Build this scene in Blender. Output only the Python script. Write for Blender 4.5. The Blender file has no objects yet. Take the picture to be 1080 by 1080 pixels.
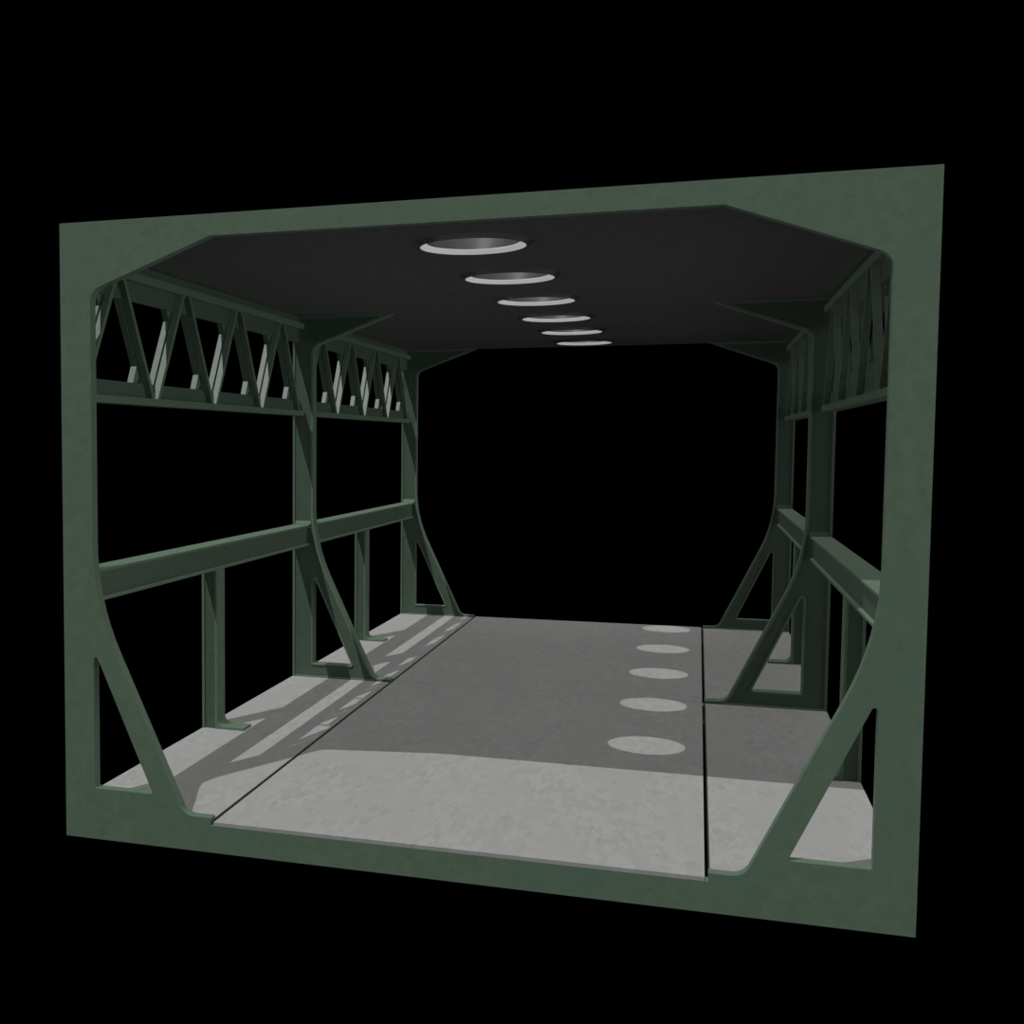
import bpy, bmesh, math
from mathutils import Vector, Matrix

SC = bpy.context.scene
COL = SC.collection

# ------------------------------------------------------------------ dimensions (metres)
W = 2.0            # half width
HT = 3.177         # height of the front portal
ZC = 3.0707        # underside of the roof
XI = 1.8305        # inner face of the columns
YM, YB = 3.772, 7.584            # front faces of the middle and rear portals
DF, DM, DB = 0.06, 0.10, 0.06    # depths of the three portals
ZF = 0.157         # top of the floor
PITCH = 1.264      # roof panel length

# ------------------------------------------------------------------ materials
def nodes_of(m):
    m.use_nodes = True
    nt = m.node_tree
    return nt, nt.nodes, nt.links, nt.nodes['Principled BSDF']

def mottled(name, c1, c2, scale, rough, spec=0.5, detail=6.0, c3=None, scale2=3.0, metallic=0.0, fleck=None, sharp=False, stretch=None):
    m = bpy.data.materials.new(name)
    nt, N, L, bs = nodes_of(m)
    tc = N.new('ShaderNodeTexCoord')
    src = tc.outputs['Object']
    if stretch:
        mp = N.new('ShaderNodeMapping'); mp.inputs['Scale'].default_value = stretch
        L.new(src, mp.inputs['Vector']); src = mp.outputs['Vector']
    n1 = N.new('ShaderNodeTexNoise'); n1.inputs['Scale'].default_value = scale
    n1.inputs['Detail'].default_value = detail; n1.inputs['Roughness'].default_value = 0.6
    L.new(src, n1.inputs['Vector'])
    r1 = N.new('ShaderNodeValToRGB')
    r1.color_ramp.elements[0].position = 0.47 if sharp else 0.42; r1.color_ramp.elements[0].color = (*c1, 1)
    r1.color_ramp.elements[1].position = 0.53 if sharp else 0.60; r1.color_ramp.elements[1].color = (*c2, 1)
    L.new(n1.outputs['Fac'], r1.inputs['Fac'])
    out = r1.outputs['Color']
    if c3:
        n2 = N.new('ShaderNodeTexNoise'); n2.inputs['Scale'].default_value = scale2
        n2.inputs['Detail'].default_value = 3.0
        L.new(src, n2.inputs['Vector'])
        r2 = N.new('ShaderNodeValToRGB')
        r2.color_ramp.elements[0].position = 0.45; r2.color_ramp.elements[0].color = (0, 0, 0, 1)
        r2.color_ramp.elements[1].position = 0.65; r2.color_ramp.elements[1].color = (1, 1, 1, 1)
        L.new(n2.outputs['Fac'], r2.inputs['Fac'])
        mx = N.new('ShaderNodeMix'); mx.data_type = 'RGBA'
        L.new(r2.outputs['Color'], mx.inputs[0]); L.new(out, mx.inputs[6])
        mx.inputs[7].default_value = (*c3, 1)
        out = mx.outputs[2]
    if fleck:
        v = N.new('ShaderNodeTexVoronoi'); v.inputs['Scale'].default_value = fleck[0]
        L.new(src, v.inputs['Vector'])
        n3 = N.new('ShaderNodeTexNoise'); n3.inputs['Scale'].default_value = fleck[0] * 0.5
        L.new(src, n3.inputs['Vector'])
        ad = N.new('ShaderNodeMath'); ad.operation = 'ADD'
        L.new(v.outputs['Distance'], ad.inputs[0]); L.new(n3.outputs['Fac'], ad.inputs[1])
        r3 = N.new('ShaderNodeValToRGB'); r3.color_ramp.interpolation = 'EASE'
        r3.color_ramp.elements[0].position = fleck[1]; r3.color_ramp.elements[0].color = (1, 1, 1, 1)
        r3.color_ramp.elements[1].position = fleck[1] + 0.03; r3.color_ramp.elements[1].color = (0, 0, 0, 1)
        L.new(ad.outputs[0], r3.inputs['Fac'])
        mx = N.new('ShaderNodeMix'); mx.data_type = 'RGBA'
        L.new(r3.outputs['Color'], mx.inputs[0]); L.new(out, mx.inputs[6])
        mx.inputs[7].default_value = (*fleck[2], 1)
        out = mx.outputs[2]
    L.new(out, bs.inputs['Base Color'])
    bs.inputs['Roughness'].default_value = rough
    bs.inputs['Specular IOR Level'].default_value = spec
    bs.inputs['Metallic'].default_value = metallic
    return m

GREEN = mottled('green_steel_paint', (0.102, 0.164, 0.108), (0.122, 0.182, 0.122), 16.0, 0.55, spec=0.5, detail=9,
                c3=(0.104, 0.168, 0.120), scale2=2.5, fleck=(14.0, 0.64, (0.096, 0.154, 0.104)))
GREEN_RIM = mottled('green_steel_paint_lit_edges', (0.112, 0.176, 0.118), (0.128, 0.192, 0.128), 16.0, 0.5,
                    spec=0.45, detail=9, c3=(0.114, 0.178, 0.126), scale2=2.2)  # lighter green for flanges and edges, edge light painted into the colour
GREEN_WEB = mottled('green_steel_paint_shaded', (0.064, 0.100, 0.068), (0.077, 0.112, 0.076), 16.0, 0.55,
                    spec=0.5, detail=9, c3=(0.072, 0.112, 0.080), scale2=2.2)  # darker green for webs, recess shade painted into the colour
BAR = mottled('green_bar_paint', (0.066, 0.104, 0.070), (0.078, 0.118, 0.080), 16.0, 0.47, spec=0.55, detail=9)
FLOOR = mottled('grey_deck_plate', (0.322, 0.326, 0.316), (0.356, 0.360, 0.348), 22.0, 0.75,
                spec=0.2, detail=12, c3=(0.336, 0.333, 0.328), scale2=3.0, fleck=(12.0, 0.66, (0.308, 0.311, 0.302)), sharp=True, stretch=(1.0, 0.36, 1.0))
ROOF = mottled('dark_grey_roof_skin', (0.092, 0.092, 0.092), (0.108, 0.108, 0.108), 14.0, 0.7, spec=0.2, detail=9)
LINER = mottled('grey_liner', (0.055, 0.055, 0.055), (0.072, 0.072, 0.072), 12.0, 0.5, spec=0.5)
COLLAR = mottled('dark_collar', (0.06, 0.06, 0.06), (0.075, 0.075, 0.075), 12.0, 0.28, spec=0.5)
RING = mottled('white_glow_ring', (0.70, 0.71, 0.70), (0.80, 0.81, 0.80), 14.0, 0.5, spec=0.4)
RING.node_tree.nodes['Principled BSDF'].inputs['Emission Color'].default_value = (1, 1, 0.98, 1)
RING.node_tree.nodes['Principled BSDF'].inputs['Emission Strength'].default_value = 0.26  # weak glow added to give the ring its even brightness
EDGE = mottled('grey_panel_edge', (0.16, 0.16, 0.16), (0.24, 0.24, 0.24), 8.0, 0.7, spec=0.2)

# ------------------------------------------------------------------ mesh helpers
def link(name, bm, mat, parent=None, smooth=False, bevel=0.0):
    me = bpy.data.meshes.new(name)
    bmesh.ops.remove_doubles(bm, verts=bm.verts, dist=1e-6)
    bmesh.ops.recalc_face_normals(bm, faces=bm.faces)
    bm.to_mesh(me); bm.free()
    me.materials.append(mat)
    if smooth:
        for p in me.polygons: p.use_smooth = True
        me.set_sharp_from_angle(angle=math.radians(35))
    o = bpy.data.objects.new(name, me); COL.objects.link(o)
    if parent: o.parent = parent
    if bevel:
        b = o.modifiers.new('bevel', 'BEVEL'); b.width = bevel; b.segments = 2
        b.limit_method = 'ANGLE'; b.angle_limit = math.radians(40)
    return o

def thing(name, label, cat, loc=(0, 0, 0), group=None):
    o = bpy.data.objects.new(name, None); COL.objects.link(o)
    o.location = loc; o.empty_display_size = 0.2
    o['label'] = label; o['category'] = cat
    if group: o['group'] = group
    return o

def box(bm, x0, x1, y0, y1, z0, z1):
    v = [bm.verts.new(p) for p in ((x0, y0, z0), (x1, y0, z0), (x1, y1, z0), (x0, y1, z0),
                                   (x0, y0, z1), (x1, y0, z1), (x1, y1, z1), (x0, y1, z1))]
    for f in ((0, 3, 2, 1), (4, 5, 6, 7), (0, 1, 5, 4), (1, 2, 6, 5), (2, 3, 7, 6), (3, 0, 4, 7)):
        bm.faces.new([v[i] for i in f])

def fillet(pts):
    """pts: (x, z, tangent_length) -> rounded polygon"""
    out = []
    n = len(pts)
    for i in range(n):
        x, z, t = pts[i]
        p = Vector((x, z))
        if t <= 0:
            out.append(p); continue
        a = (Vector(pts[i - 1][:2]) - p).normalized(); b = (Vector(pts[(i + 1) % n][:2]) - p).normalized()
        ang = a.angle(b)
        r = t * math.tan(ang / 2)
        c = p + (a + b).normalized() * (r / math.sin(ang / 2))
        s = p + a * t; e = p + b * t
        a0 = math.atan2(s.y - c.y, s.x - c.x); a1 = math.atan2(e.y - c.y, e.x - c.x)
        d = (a1 - a0 + math.pi) % (2 * math.pi) - math.pi
        for k in range(9):
            th = a0 + d * k / 8
            out.append(c + Vector((math.cos(th), math.sin(th))) * r)
    return out

def area(poly):
    return 0.5 * sum(poly[i - 1].x * poly[i].y - poly[i].x * poly[i - 1].y for i in range(len(poly)))

def offset(poly, d):
    """shift every edge to its left by d (poly counter-clockwise: inward for d > 0)"""
    n = len(poly); out = []
    for i in range(n):
        e0 = (poly[i] - poly[i - 1]).normalized(); e1 = (poly[(i + 1) % n] - poly[i]).normalized()
        n0 = Vector((-e0.y, e0.x)); n1 = Vector((-e1.y, e1.x))
        m = (n0 + n1)
        m = m / max(0.02, m.dot(n0))
        out.append(poly[i] + m * d)
    return out

def plate(polys, y0, y1, plane='XZ'):
    """solid plate from an outline and its holes, thickness y0..y1"""
    bm = bmesh.new()
    edges = []
    for poly in polys:
        vs = [bm.verts.new((p.x, 0, p.y)) for p in poly]
        for i in range(len(vs)):
            edges.append(bm.edges.new((vs[i - 1], vs[i])))
    bmesh.ops.triangle_fill(bm, use_beauty=True, use_dissolve=False, edges=edges)
    faces = list(bm.faces)
    for v in bm.verts: v.co.y = y0
    r = bmesh.ops.extrude_face_region(bm, geom=faces, use_keep_orig=True)
    for g in r['geom']:
        if isinstance(g, bmesh.types.BMVert): g.co.y = y1
    if plane == 'XY':
        for v in bm.verts: v.co = Vector((v.co.x, v.co.z, v.co.y))
    return bm

def rim(bm, poly, d, y0, y1):
    """closed flange band that follows an outline: width d into the material, depth y0..y1"""
    if area(poly) < 0: poly = poly[::-1]
    q = offset(poly, d)
    n = len(poly)
    rows = []
    for a, b in zip(poly, q):
        rows.append([bm.verts.new(c) for c in ((a.x, y0, a.y), (b.x, y0, b.y), (b.x, y1, b.y), (a.x, y1, a.y))])
    for i in range(n):
        A, B = rows[i - 1], rows[i]
        for k in range(4):
            bm.faces.new((A[k], A[(k + 1) % 4], B[(k + 1) % 4], B[k]))

# ------------------------------------------------------------------ portal frames
XL, ZL, ZN = 1.18, 0.177, 0.139
half = [(XL, ZL, 0), (1.326, ZL, 0.05), (XI, 1.249, 0.30), (XI, 2.8311, 0.055), (1.1792, ZC, 0)]

def side_path(s):
    return [(s * x, z, t) for x, z, t in half]

def cutout(s):
    return fillet([(s * 1.498, 0.2686, 0.012), (s * XI, 0.2686, 0.012), (s * XI, 1.005, 0.06)])

def portal_front(label):
    t = thing('portal_frame', label, 'frame', (0, 0, 0), 'green portal frames')
    outer = [Vector(p) for p in ((-W, 0), (W, 0), (W, HT), (-W, HT))]
    opening = fillet([(-XL, ZN, 0), (XL, ZN, 0)] + side_path(1) + side_path(-1)[::-1])
    cuts = [cutout(1), cutout(-1)]
    link('face_plate', plate([outer, opening] + cuts, 0, 0.014), GREEN, t)
    b = bmesh.new(); rim(b, outer, 0.016, 0.0135, DF); link('outer_flange', b, GREEN_RIM, t)
    b = bmesh.new(); rim(b, opening, -0.016, 0.0135, DF); link('opening_flange', b, GREEN, t)
    for c in cuts:
        b = bmesh.new(); rim(b, c, -0.010, 0.0135, DF); link('cutout_flange', b, GREEN_RIM, t)
    return t

def portal_u(label, y, depth):
    t = thing('portal_frame', label, 'frame', (0, y, 0), 'green portal frames')
    z1 = ZC - 0.001
    pts = [(-W, 0, 0), (W, 0, 0), (W, z1, 0), (1.1792, z1, 0)] + side_path(1)[::-1][1:] + \
          [(XL, ZN, 0), (-XL, ZN, 0)] + side_path(-1)[:-1] + [(-1.1792, z1, 0), (-W, z1, 0)]
    prof = fillet(pts)
    cuts = [cutout(1), cutout(-1)]
    ccw = lambda p: p if area(p) > 0 else p[::-1]
    link('web_plate', plate([offset(ccw(prof), 0.008)] + [offset(ccw(c), -0.006) for c in cuts], 0.012, depth - 0.012), GREEN_WEB, t)
    b = bmesh.new(); rim(b, prof, 0.017, 0, depth); link('flange', b, GREEN_RIM, t, bevel=0.002)
    for c in cuts:
        b = bmesh.new(); rim(b, c, -0.012, 0, depth); link('cutout_flange', b, GREEN_RIM, t, bevel=0.002)
    for s in (1, -1):
        b = bmesh.new()
        x0, x1 = sorted((s * (XL + 0.016), s * (W - 0.016)))
        box(b, x0, x1, 0.0, depth, ZN, 0.168); link('sill_flange', b, GREEN_RIM, t, bevel=0.002)
    return t

portal_front('wide flat green steel portal frame closing the open front end, nearest the viewer')
portal_u('green steel portal frame halfway along, between the two bays of side girders', YM, DM)
portal_u('green steel portal frame at the far rear end, smallest of the three frames', YB, DB)

# ------------------------------------------------------------------ floor
def deck(label, y0, y1):
    t = thing('deck_panel', label, 'floor panel', (0, y0, ZN), 'grey centre deck panels')
    b = bmesh.new(); box(b, -1.165, 1.165, 0, y1 - y0, 0.0005, ZF - ZN)
    link('deck_plate', b, FLOOR, t)
    for x in (-0.8, 0.0, 0.8):
        ya, yb = (DF + 0.01, YM - 0.01) if y0 < 0.1 else (YM + DM + 0.01, YB - 0.01)
        c = bmesh.new(); box(c, x - 0.04, x + 0.04, ya - y0, yb - y0, -0.10, 0.0)
        link('stringer', c, GREEN, t)
    return t
deck('grey centre floor panel at the front, its near half in bright sunlight', 0.002, YM + 0.046)
deck('grey centre floor panel at the rear, shaded and dotted with round spots of light', YM + 0.050, YB + DB)

def side_deck(s, label, y0, y1):
    t = thing('side_deck_panel', label, 'floor panel', (s * 1.59, y0, 0.0), 'grey side deck panels')
    L = y1 - y0
    cx = s * 1.59
    x0, x1 = sorted((s * 1.1882 - cx, s * 2.0 - cx))
    b = bmesh.new(); box(b, x0, x1, 0, L, 0.145, 0.1565); link('deck_plate', b, FLOOR, t)
    for xa, xb in ((1.184, 1.214), (1.965, 1.995)):
        xa, xb = sorted((s * xa - cx, s * xb - cx))
        b = bmesh.new(); box(b, xa, xb, 0, L, 0.02, 0.1445)
        if abs(abs(xa + cx) - 1.199) < 0.02:
            e0, e1 = sorted((s * 1.184 - cx, s * 1.188 - cx)); box(b, e0, e1, 0, L, 0.1445, 0.1565)
        link('edge_beam', b, GREEN_RIM if s < 0 else GREEN_WEB, t)  # lighter left, darker right: light and shade of the gap put into the colour
    return t
for s, side in ((-1, 'left'), (1, 'right')):
    side_deck(s, {-1: 'grey side floor strip left of the deck in the front bay, striped with sunlight',
                  1: 'grey side floor strip right of the deck in the front bay, half sunlit'}[s], DF + 0.001, YM - 0.001)
    side_deck(s, {-1: 'grey side floor strip left of the deck in the rear bay, striped with sunlight',
                  1: 'grey side floor strip right of the deck in the rear bay, wholly shaded'}[s], YM + DM + 0.001, YB - 0.001)

# ------------------------------------------------------------------ side rails
def rail(s, y0, y1, label):
    t = thing('side_rail', label, 'rail', (s * 1.93, y0, 1.23), 'green side rails')
    L = y1 - y0; cx = s * 1.93
    def bx(name, xa, xb, za, zb, ya=0.0, yb=L, par=None):
        xa, xb = sorted((s * xa - cx, s * xb - cx))
        b = bmesh.new(); box(b, xa, xb, ya, yb, za - 1.23, zb - 1.23)
        return link(name, b, GREEN_WEB if name == 'web' else GREEN_RIM, par or t, bevel=0.003)
    bx('top_flange', 1.858, 2.0, 1.384, 1.400)
    bx('web', 1.878, 1.892, 1.247, 1.384)
    bx('bottom_flange', 1.858, 2.0, 1.231, 1.247)
    return t

def wedge(s, y, ysgn, parent):
    """sloped welded stop above a rail end, inside the recess of the portal"""
    b = bmesh.new()
    xa, xb = sorted((s * 1.850 - s * 1.93, s * 1.982 - s * 1.93))
    prof = [(0.0, 0.1705), (0.0, 0.174), (0.012 * ysgn, 0.207), (0.012 * ysgn, 0.1705)]
    v0 = [b.verts.new((xa, y + p[0], p[1])) for p in prof]; v1 = [b.verts.new((xb, y + p[0], p[1])) for p in prof]
    b.faces.new(v0); b.faces.new(v1[::-1])
    for i in range(4): b.faces.new((v0[i - 1], v0[i], v1[i], v1[i - 1]))
    link('end_stop', b, GREEN_RIM, parent)

for s, side in ((-1, 'left'), (1, 'right')):
    r = rail(s, DF + 0.001, YM - 0.0005, {-1: 'green beam running along the left side at waist height in the front bay',
                                  1: 'green waist-high beam along the right side of the front bay, near end sunlit'}[s])
    wedge(s, YM - DF - 0.001 + 0.002, 1, r)
    r = rail(s, YM + DM + 0.0005, YB - 0.0005, {-1: 'green beam running along the left side at waist height in the rear bay',
                                       1: 'green beam running along the right side at waist height in the rear bay'}[s])
    wedge(s, YB - YM - DM - 0.001, 1, r)

# ------------------------------------------------------------------ posts under the rails
def post(s, y, label):
    t = thing('rail_post', label, 'post', (s * 1.945, y, ZF), 'green posts under the side rails')
    cx = s * 1.945; D = 0.145
    def X(v): return s * v - cx
    def prism(b, pts, ya, yb):
        v0 = [b.verts.new((X(p[0]), ya, p[1] - ZF)) for p in pts]; v1 = [b.verts.new((X(p[0]), yb, p[1] - ZF)) for p in pts]
        b.faces.new(v0); b.faces.new(v1[::-1])
        for i in range(len(pts)): b.faces.new((v0[i - 1], v0[i], v1[i], v1[i - 1]))
    top = 1.2305
    b = bmesh.new(); prism(b, [(1.984, ZF), (2.0, ZF), (2.0, top), (1.984, top)], 0, D); link('outer_flange', b, GREEN_RIM, t, bevel=0.002)
    b = bmesh.new(); prism(b, [(1.90, ZF + .0005), (1.985, ZF + .0005), (1.985, top), (1.90, top)], 0.012, D - 0.012); link('web', b, GREEN_WEB, t)
    b = bmesh.new(); prism(b, [(1.893, ZF), (1.909, ZF), (1.909, top), (1.893, top)], 0, D); link('inner_flange', b, GREEN_RIM, t, bevel=0.002)
    foot = [(1.8925, ZF), (1.705, ZF), (1.705, ZF + 0.016), (1.84, ZF + 0.016)]
    for k in range(1, 7):
        a = k / 6 * math.pi / 2
        foot.append((1.84 + 0.0525 * math.sin(a), ZF + 0.016 + 0.0525 * (1 - math.cos(a))))
    b = bmesh.new(); prism(b, foot, 0, D); link('foot_plate', b, GREEN_RIM, t)
    return t
for s, side in ((-1, 'left'), (1, 'right')):
    post(s, 1.855, 'short green post under the %s rail, midway along the front bay' % side)
    post(s, 5.665, 'short green post under the %s rail, midway along the rear bay' % side)

# ------------------------------------------------------------------ lattice girders below the roof
def bar(bm, pts, w, x0, x1):
    """flat bar in the YZ plane along pts (y, z), level cuts, horizontal width w, x0..x1"""
    rows = []
    for y, z in pts:
        rows.append([bm.verts.new(c) for c in ((x0, y - w / 2, z), (x0, y + w / 2, z), (x1, y + w / 2, z), (x1, y - w / 2, z))])
    bm.faces.new(rows[0]); bm.faces.new(rows[-1][::-1])
    for A, B in zip(rows, rows[1:]):
        for k in range(4): bm.faces.new((A[k], A[(k + 1) % 4], B[(k + 1) % 4], B[k]))

def paint_edge_light(o):
    """the narrow inward and outward edges carry the lighter green, edge light put into the colour"""
    o.data.materials.append(GREEN_RIM)
    for p in o.data.polygons:
        if abs(p.normal.x) > 0.9: p.material_index = 1

ZB0, ZB1, ZBW = 2.278, 2.319, 2.404
ZT0, ZT1, ZTW = 2.966, 3.012, 2.860
def girder(s, y0, y1, first, label):
    t = thing('lattice_girder', label, 'truss', (s * 1.95, y0, ZB0), 'green zigzag girders under the roof edges')
    cx = s * 1.95; L = y1 - y0
    def bx(bm, xa, xb, za, zb):
        xa, xb = sorted((s * xa - cx, s * xb - cx)); box(bm, xa, xb, 0, L, za - ZB0, zb - ZB0)
    for part, fl, webs in (('top_chord', (ZT0, ZT1), ((ZTW, ZT0), (ZT1, ZC - 0.001))), ('bottom_chord', (ZB0, ZB1), ((ZB1, ZBW),))):
        b = bmesh.new(); bx(b, 1.903, 1.997, *fl); ch = link(part, b, GREEN_RIM, t)
        b = bmesh.new()
        for za, zb in webs: bx(b, 1.945, 1.957, za, zb)
        link('chord_web', b, GREEN_WEB, ch)
    per = 0.912
    za, zb = ZB1 - ZB0 + 0.0005, ZT0 - ZB0 - 0.0005
    for k in range(4):
        n0 = first + per * k - y0; ap = n0 + per / 2; n1 = n0 + per
        lo0, lo1 = max(n0 + 0.034, 0.022), min(n1 - 0.034, L - 0.02)
        for xa, xb, outer in ((1.905, 1.9445, False), (1.9575, 1.995, True)):
            xa, xb = sorted((s * xa - cx, s * xb - cx))
            up = [(lo0, za), (ap - 0.044, zb)]; dn = [(lo1, za), (ap + 0.044, zb)]
            for q, f, dy, end in ((up, 0.74, -0.095, zb), (dn, 0.28, -0.095, za)):
                m = bmesh.new(); bar(m, q, 0.034, xa, xb)
                if outer:      # short raked cleat welded on the outer bars
                    a, b_ = (q[0], q[1]) if q[0][1] < q[1][1] else (q[1], q[0])
                    y = a[0] + (b_[0] - a[0]) * f; z = a[1] + (b_[1] - a[1]) * f
                    if abs(end - za) < 1e-6: z = za + (zb - za) * f; y = lo1 + (ap + 0.044 - lo1) * f
                    bar(m, [(y + 0.012, z), (y + dy + 0.012, end)], 0.058, xa, xb)
                paint_edge_light(link('diagonal', m, BAR, t))
    return t
for s, side in ((-1, 'left'), (1, 'right')):
    girder(s, DF + 0.001, YM - 0.0005, 0.045, {-1: 'green zigzag lattice girder under the left roof edge in the front bay',
           1: 'green zigzag lattice girder under the right roof edge in the front bay'}[s])
    girder(s, YM + DM + 0.0005, YB - 0.0005, 3.832, {-1: 'green zigzag lattice girder under the left roof edge in the rear bay',
           1: 'green zigzag lattice girder under the right roof edge in the rear bay'}[s])

# ------------------------------------------------------------------ roof panels with round skylight openings
def lathe(bm, prof, n=72):
    rows = []
    for k in range(n):
        a = 2 * math.pi * k / n
        rows.append([bm.verts.new((r * math.cos(a), r * math.sin(a), z)) for r, z in prof])
    m = len(prof)
    for k in range(n):
        A, B = rows[k - 1], rows[k]
        for i in range(m):
            bm.faces.new((A[i], A[(i + 1) % m], B[(i + 1) % m], B[i]))

ORD = ['nearest the front', 'second from the front', 'third from the front',
       'fourth from the front', 'fifth from the front', 'last, at the rear end']
ZTOP = 3.140
for k in range(6):
    ya = PITCH * k + (DF + 0.001 if k == 0 else 0.002)
    yb = PITCH * (k + 1) - 0.002 if k < 5 else YB + DB - 0.001
    yc = PITCH * (k + 0.5)
    t = thing('skylight_panel', 'dark grey roof panel with a round opening, %s' % ORD[k], 'roof panel', (0, yc, ZC), 'roof panels with round openings'); t['kind'] = 'thing'
    circ = [Vector((0.285 * math.cos(2 * math.pi * i / 72), 0.285 * math.sin(2 * math.pi * i / 72))) for i in range(72)]
    wr = W + 0.060         # overhang added to trim floor light spots, notched out of view beside front portal
    rect = [(-wr, ya - yc), (wr, ya - yc), (wr, yb - yc), (-wr, yb - yc)] if k else \
           [(-W + 0.002, ya - yc), (W - 0.002, ya - yc), (W - 0.002, 0.48 - yc), (wr, 0.48 - yc), (wr, yb - yc),
            (-wr, yb - yc), (-wr, 0.48 - yc), (-W + 0.002, 0.48 - yc)]
    rect = [Vector(p) for p in rect]
    link('panel_plate', plate([rect, circ], 0.0, ZTOP - ZC, 'XY'), ROOF, t, bevel=0.004)
    b = bmesh.new(); lathe(b, [(0.2645, -0.0207), (0.2665, -0.0210), (0.302, -0.0002), (0.284, -0.0002)]); link('collar', b, COLLAR, t, smooth=True)
    b = bmesh.new(); lathe(b, [(0.2642, -0.0205), (0.234, 0.0), (0.234, 0.003), (0.2835, -0.0001)]); link('glow_ring', b, RING, t, smooth=True)
    zt = ZTOP - ZC
    b = bmesh.new(); lathe(b, [(0.2345, 0.0032), (0.272, zt), (0.2845, zt), (0.2845, 0.0001)]); link('liner', b, LINER, t, smooth=True)
    if k < 5:
        b = bmesh.new(); box(b, -1.88, 1.88, yb - yc - 0.009, yb - yc - 0.0045, -0.0008, 0.001); link('seam_strip', b, EDGE, t)

# ------------------------------------------------------------------ lights
def sun(name, to_sun, strength, angle, color=(1, 1, 1), shadow=True):
    l = bpy.data.lights.new(name, 'SUN'); l.energy = strength; l.angle = math.radians(angle); l.color = color
    l.use_shadow = shadow
    o = bpy.data.objects.new(name, l); COL.objects.link(o)
    o.location = Vector(to_sun).normalized() * 12
    o.rotation_euler = Vector(to_sun).to_track_quat('Z', 'Y').to_euler()
    return o
sun('sun', (-0.284, -0.588, 1.0), 1.87, 0.15)
sun('fill_top', (0.0, 0.28, 1.0), 1.24, 50, (1, 1, 1), False)  # shadowless fill lamp, added to keep the shaded floor even
sun('fill_left', (-1.0, -0.1, 0.05), 0.62, 50)  # added side fill for faces turned left
sun('fill_right', (1.0, -0.1, 0.0), 0.90, 56)  # added side fill for faces turned right
sun('fill_front', (0.0, -1.0, -0.1), 0.14, 60)  # weak added fill for shaded front faces

w = bpy.data.worlds.new('world'); SC.world = w; w.use_nodes = True
w.node_tree.nodes['Background'].inputs['Color'].default_value = (0, 0, 0, 1)
w.node_tree.nodes['Background'].inputs['Strength'].default_value = 0.0

# ------------------------------------------------------------------ camera
cam = bpy.data.cameras.new('camera'); co = bpy.data.objects.new('camera', cam); COL.objects.link(co)
yaw, pitch = 0.337, -0.0683
f = Vector((-math.sin(yaw) * math.cos(pitch), math.cos(yaw) * math.cos(pitch), math.sin(pitch)))
r = Vector((math.cos(yaw), math.sin(yaw), 0)); u = r.cross(f)
co.matrix_world = Matrix(((r.x, u.x, -f.x, 1.0962), (r.y, u.y, -f.y, -5.542), (r.z, u.z, -f.z, 2.0665), (0, 0, 0, 1)))
cam.sensor_width = 36; cam.sensor_fit = 'HORIZONTAL'
cam.lens = 36 * 1276.7 / 1080
cam.shift_x = (540 - 288.28) / 1080
cam.shift_y = (553.7 - 540) / 1080
cam.clip_end = 200
SC.camera = co

vs = SC.view_settings
SC.display_settings.display_device = 'sRGB'
vs.view_transform = 'Standard'; vs.look = 'None'; vs.gamma = 1; vs.use_curve_mapping = False
vs.exposure = 0.0
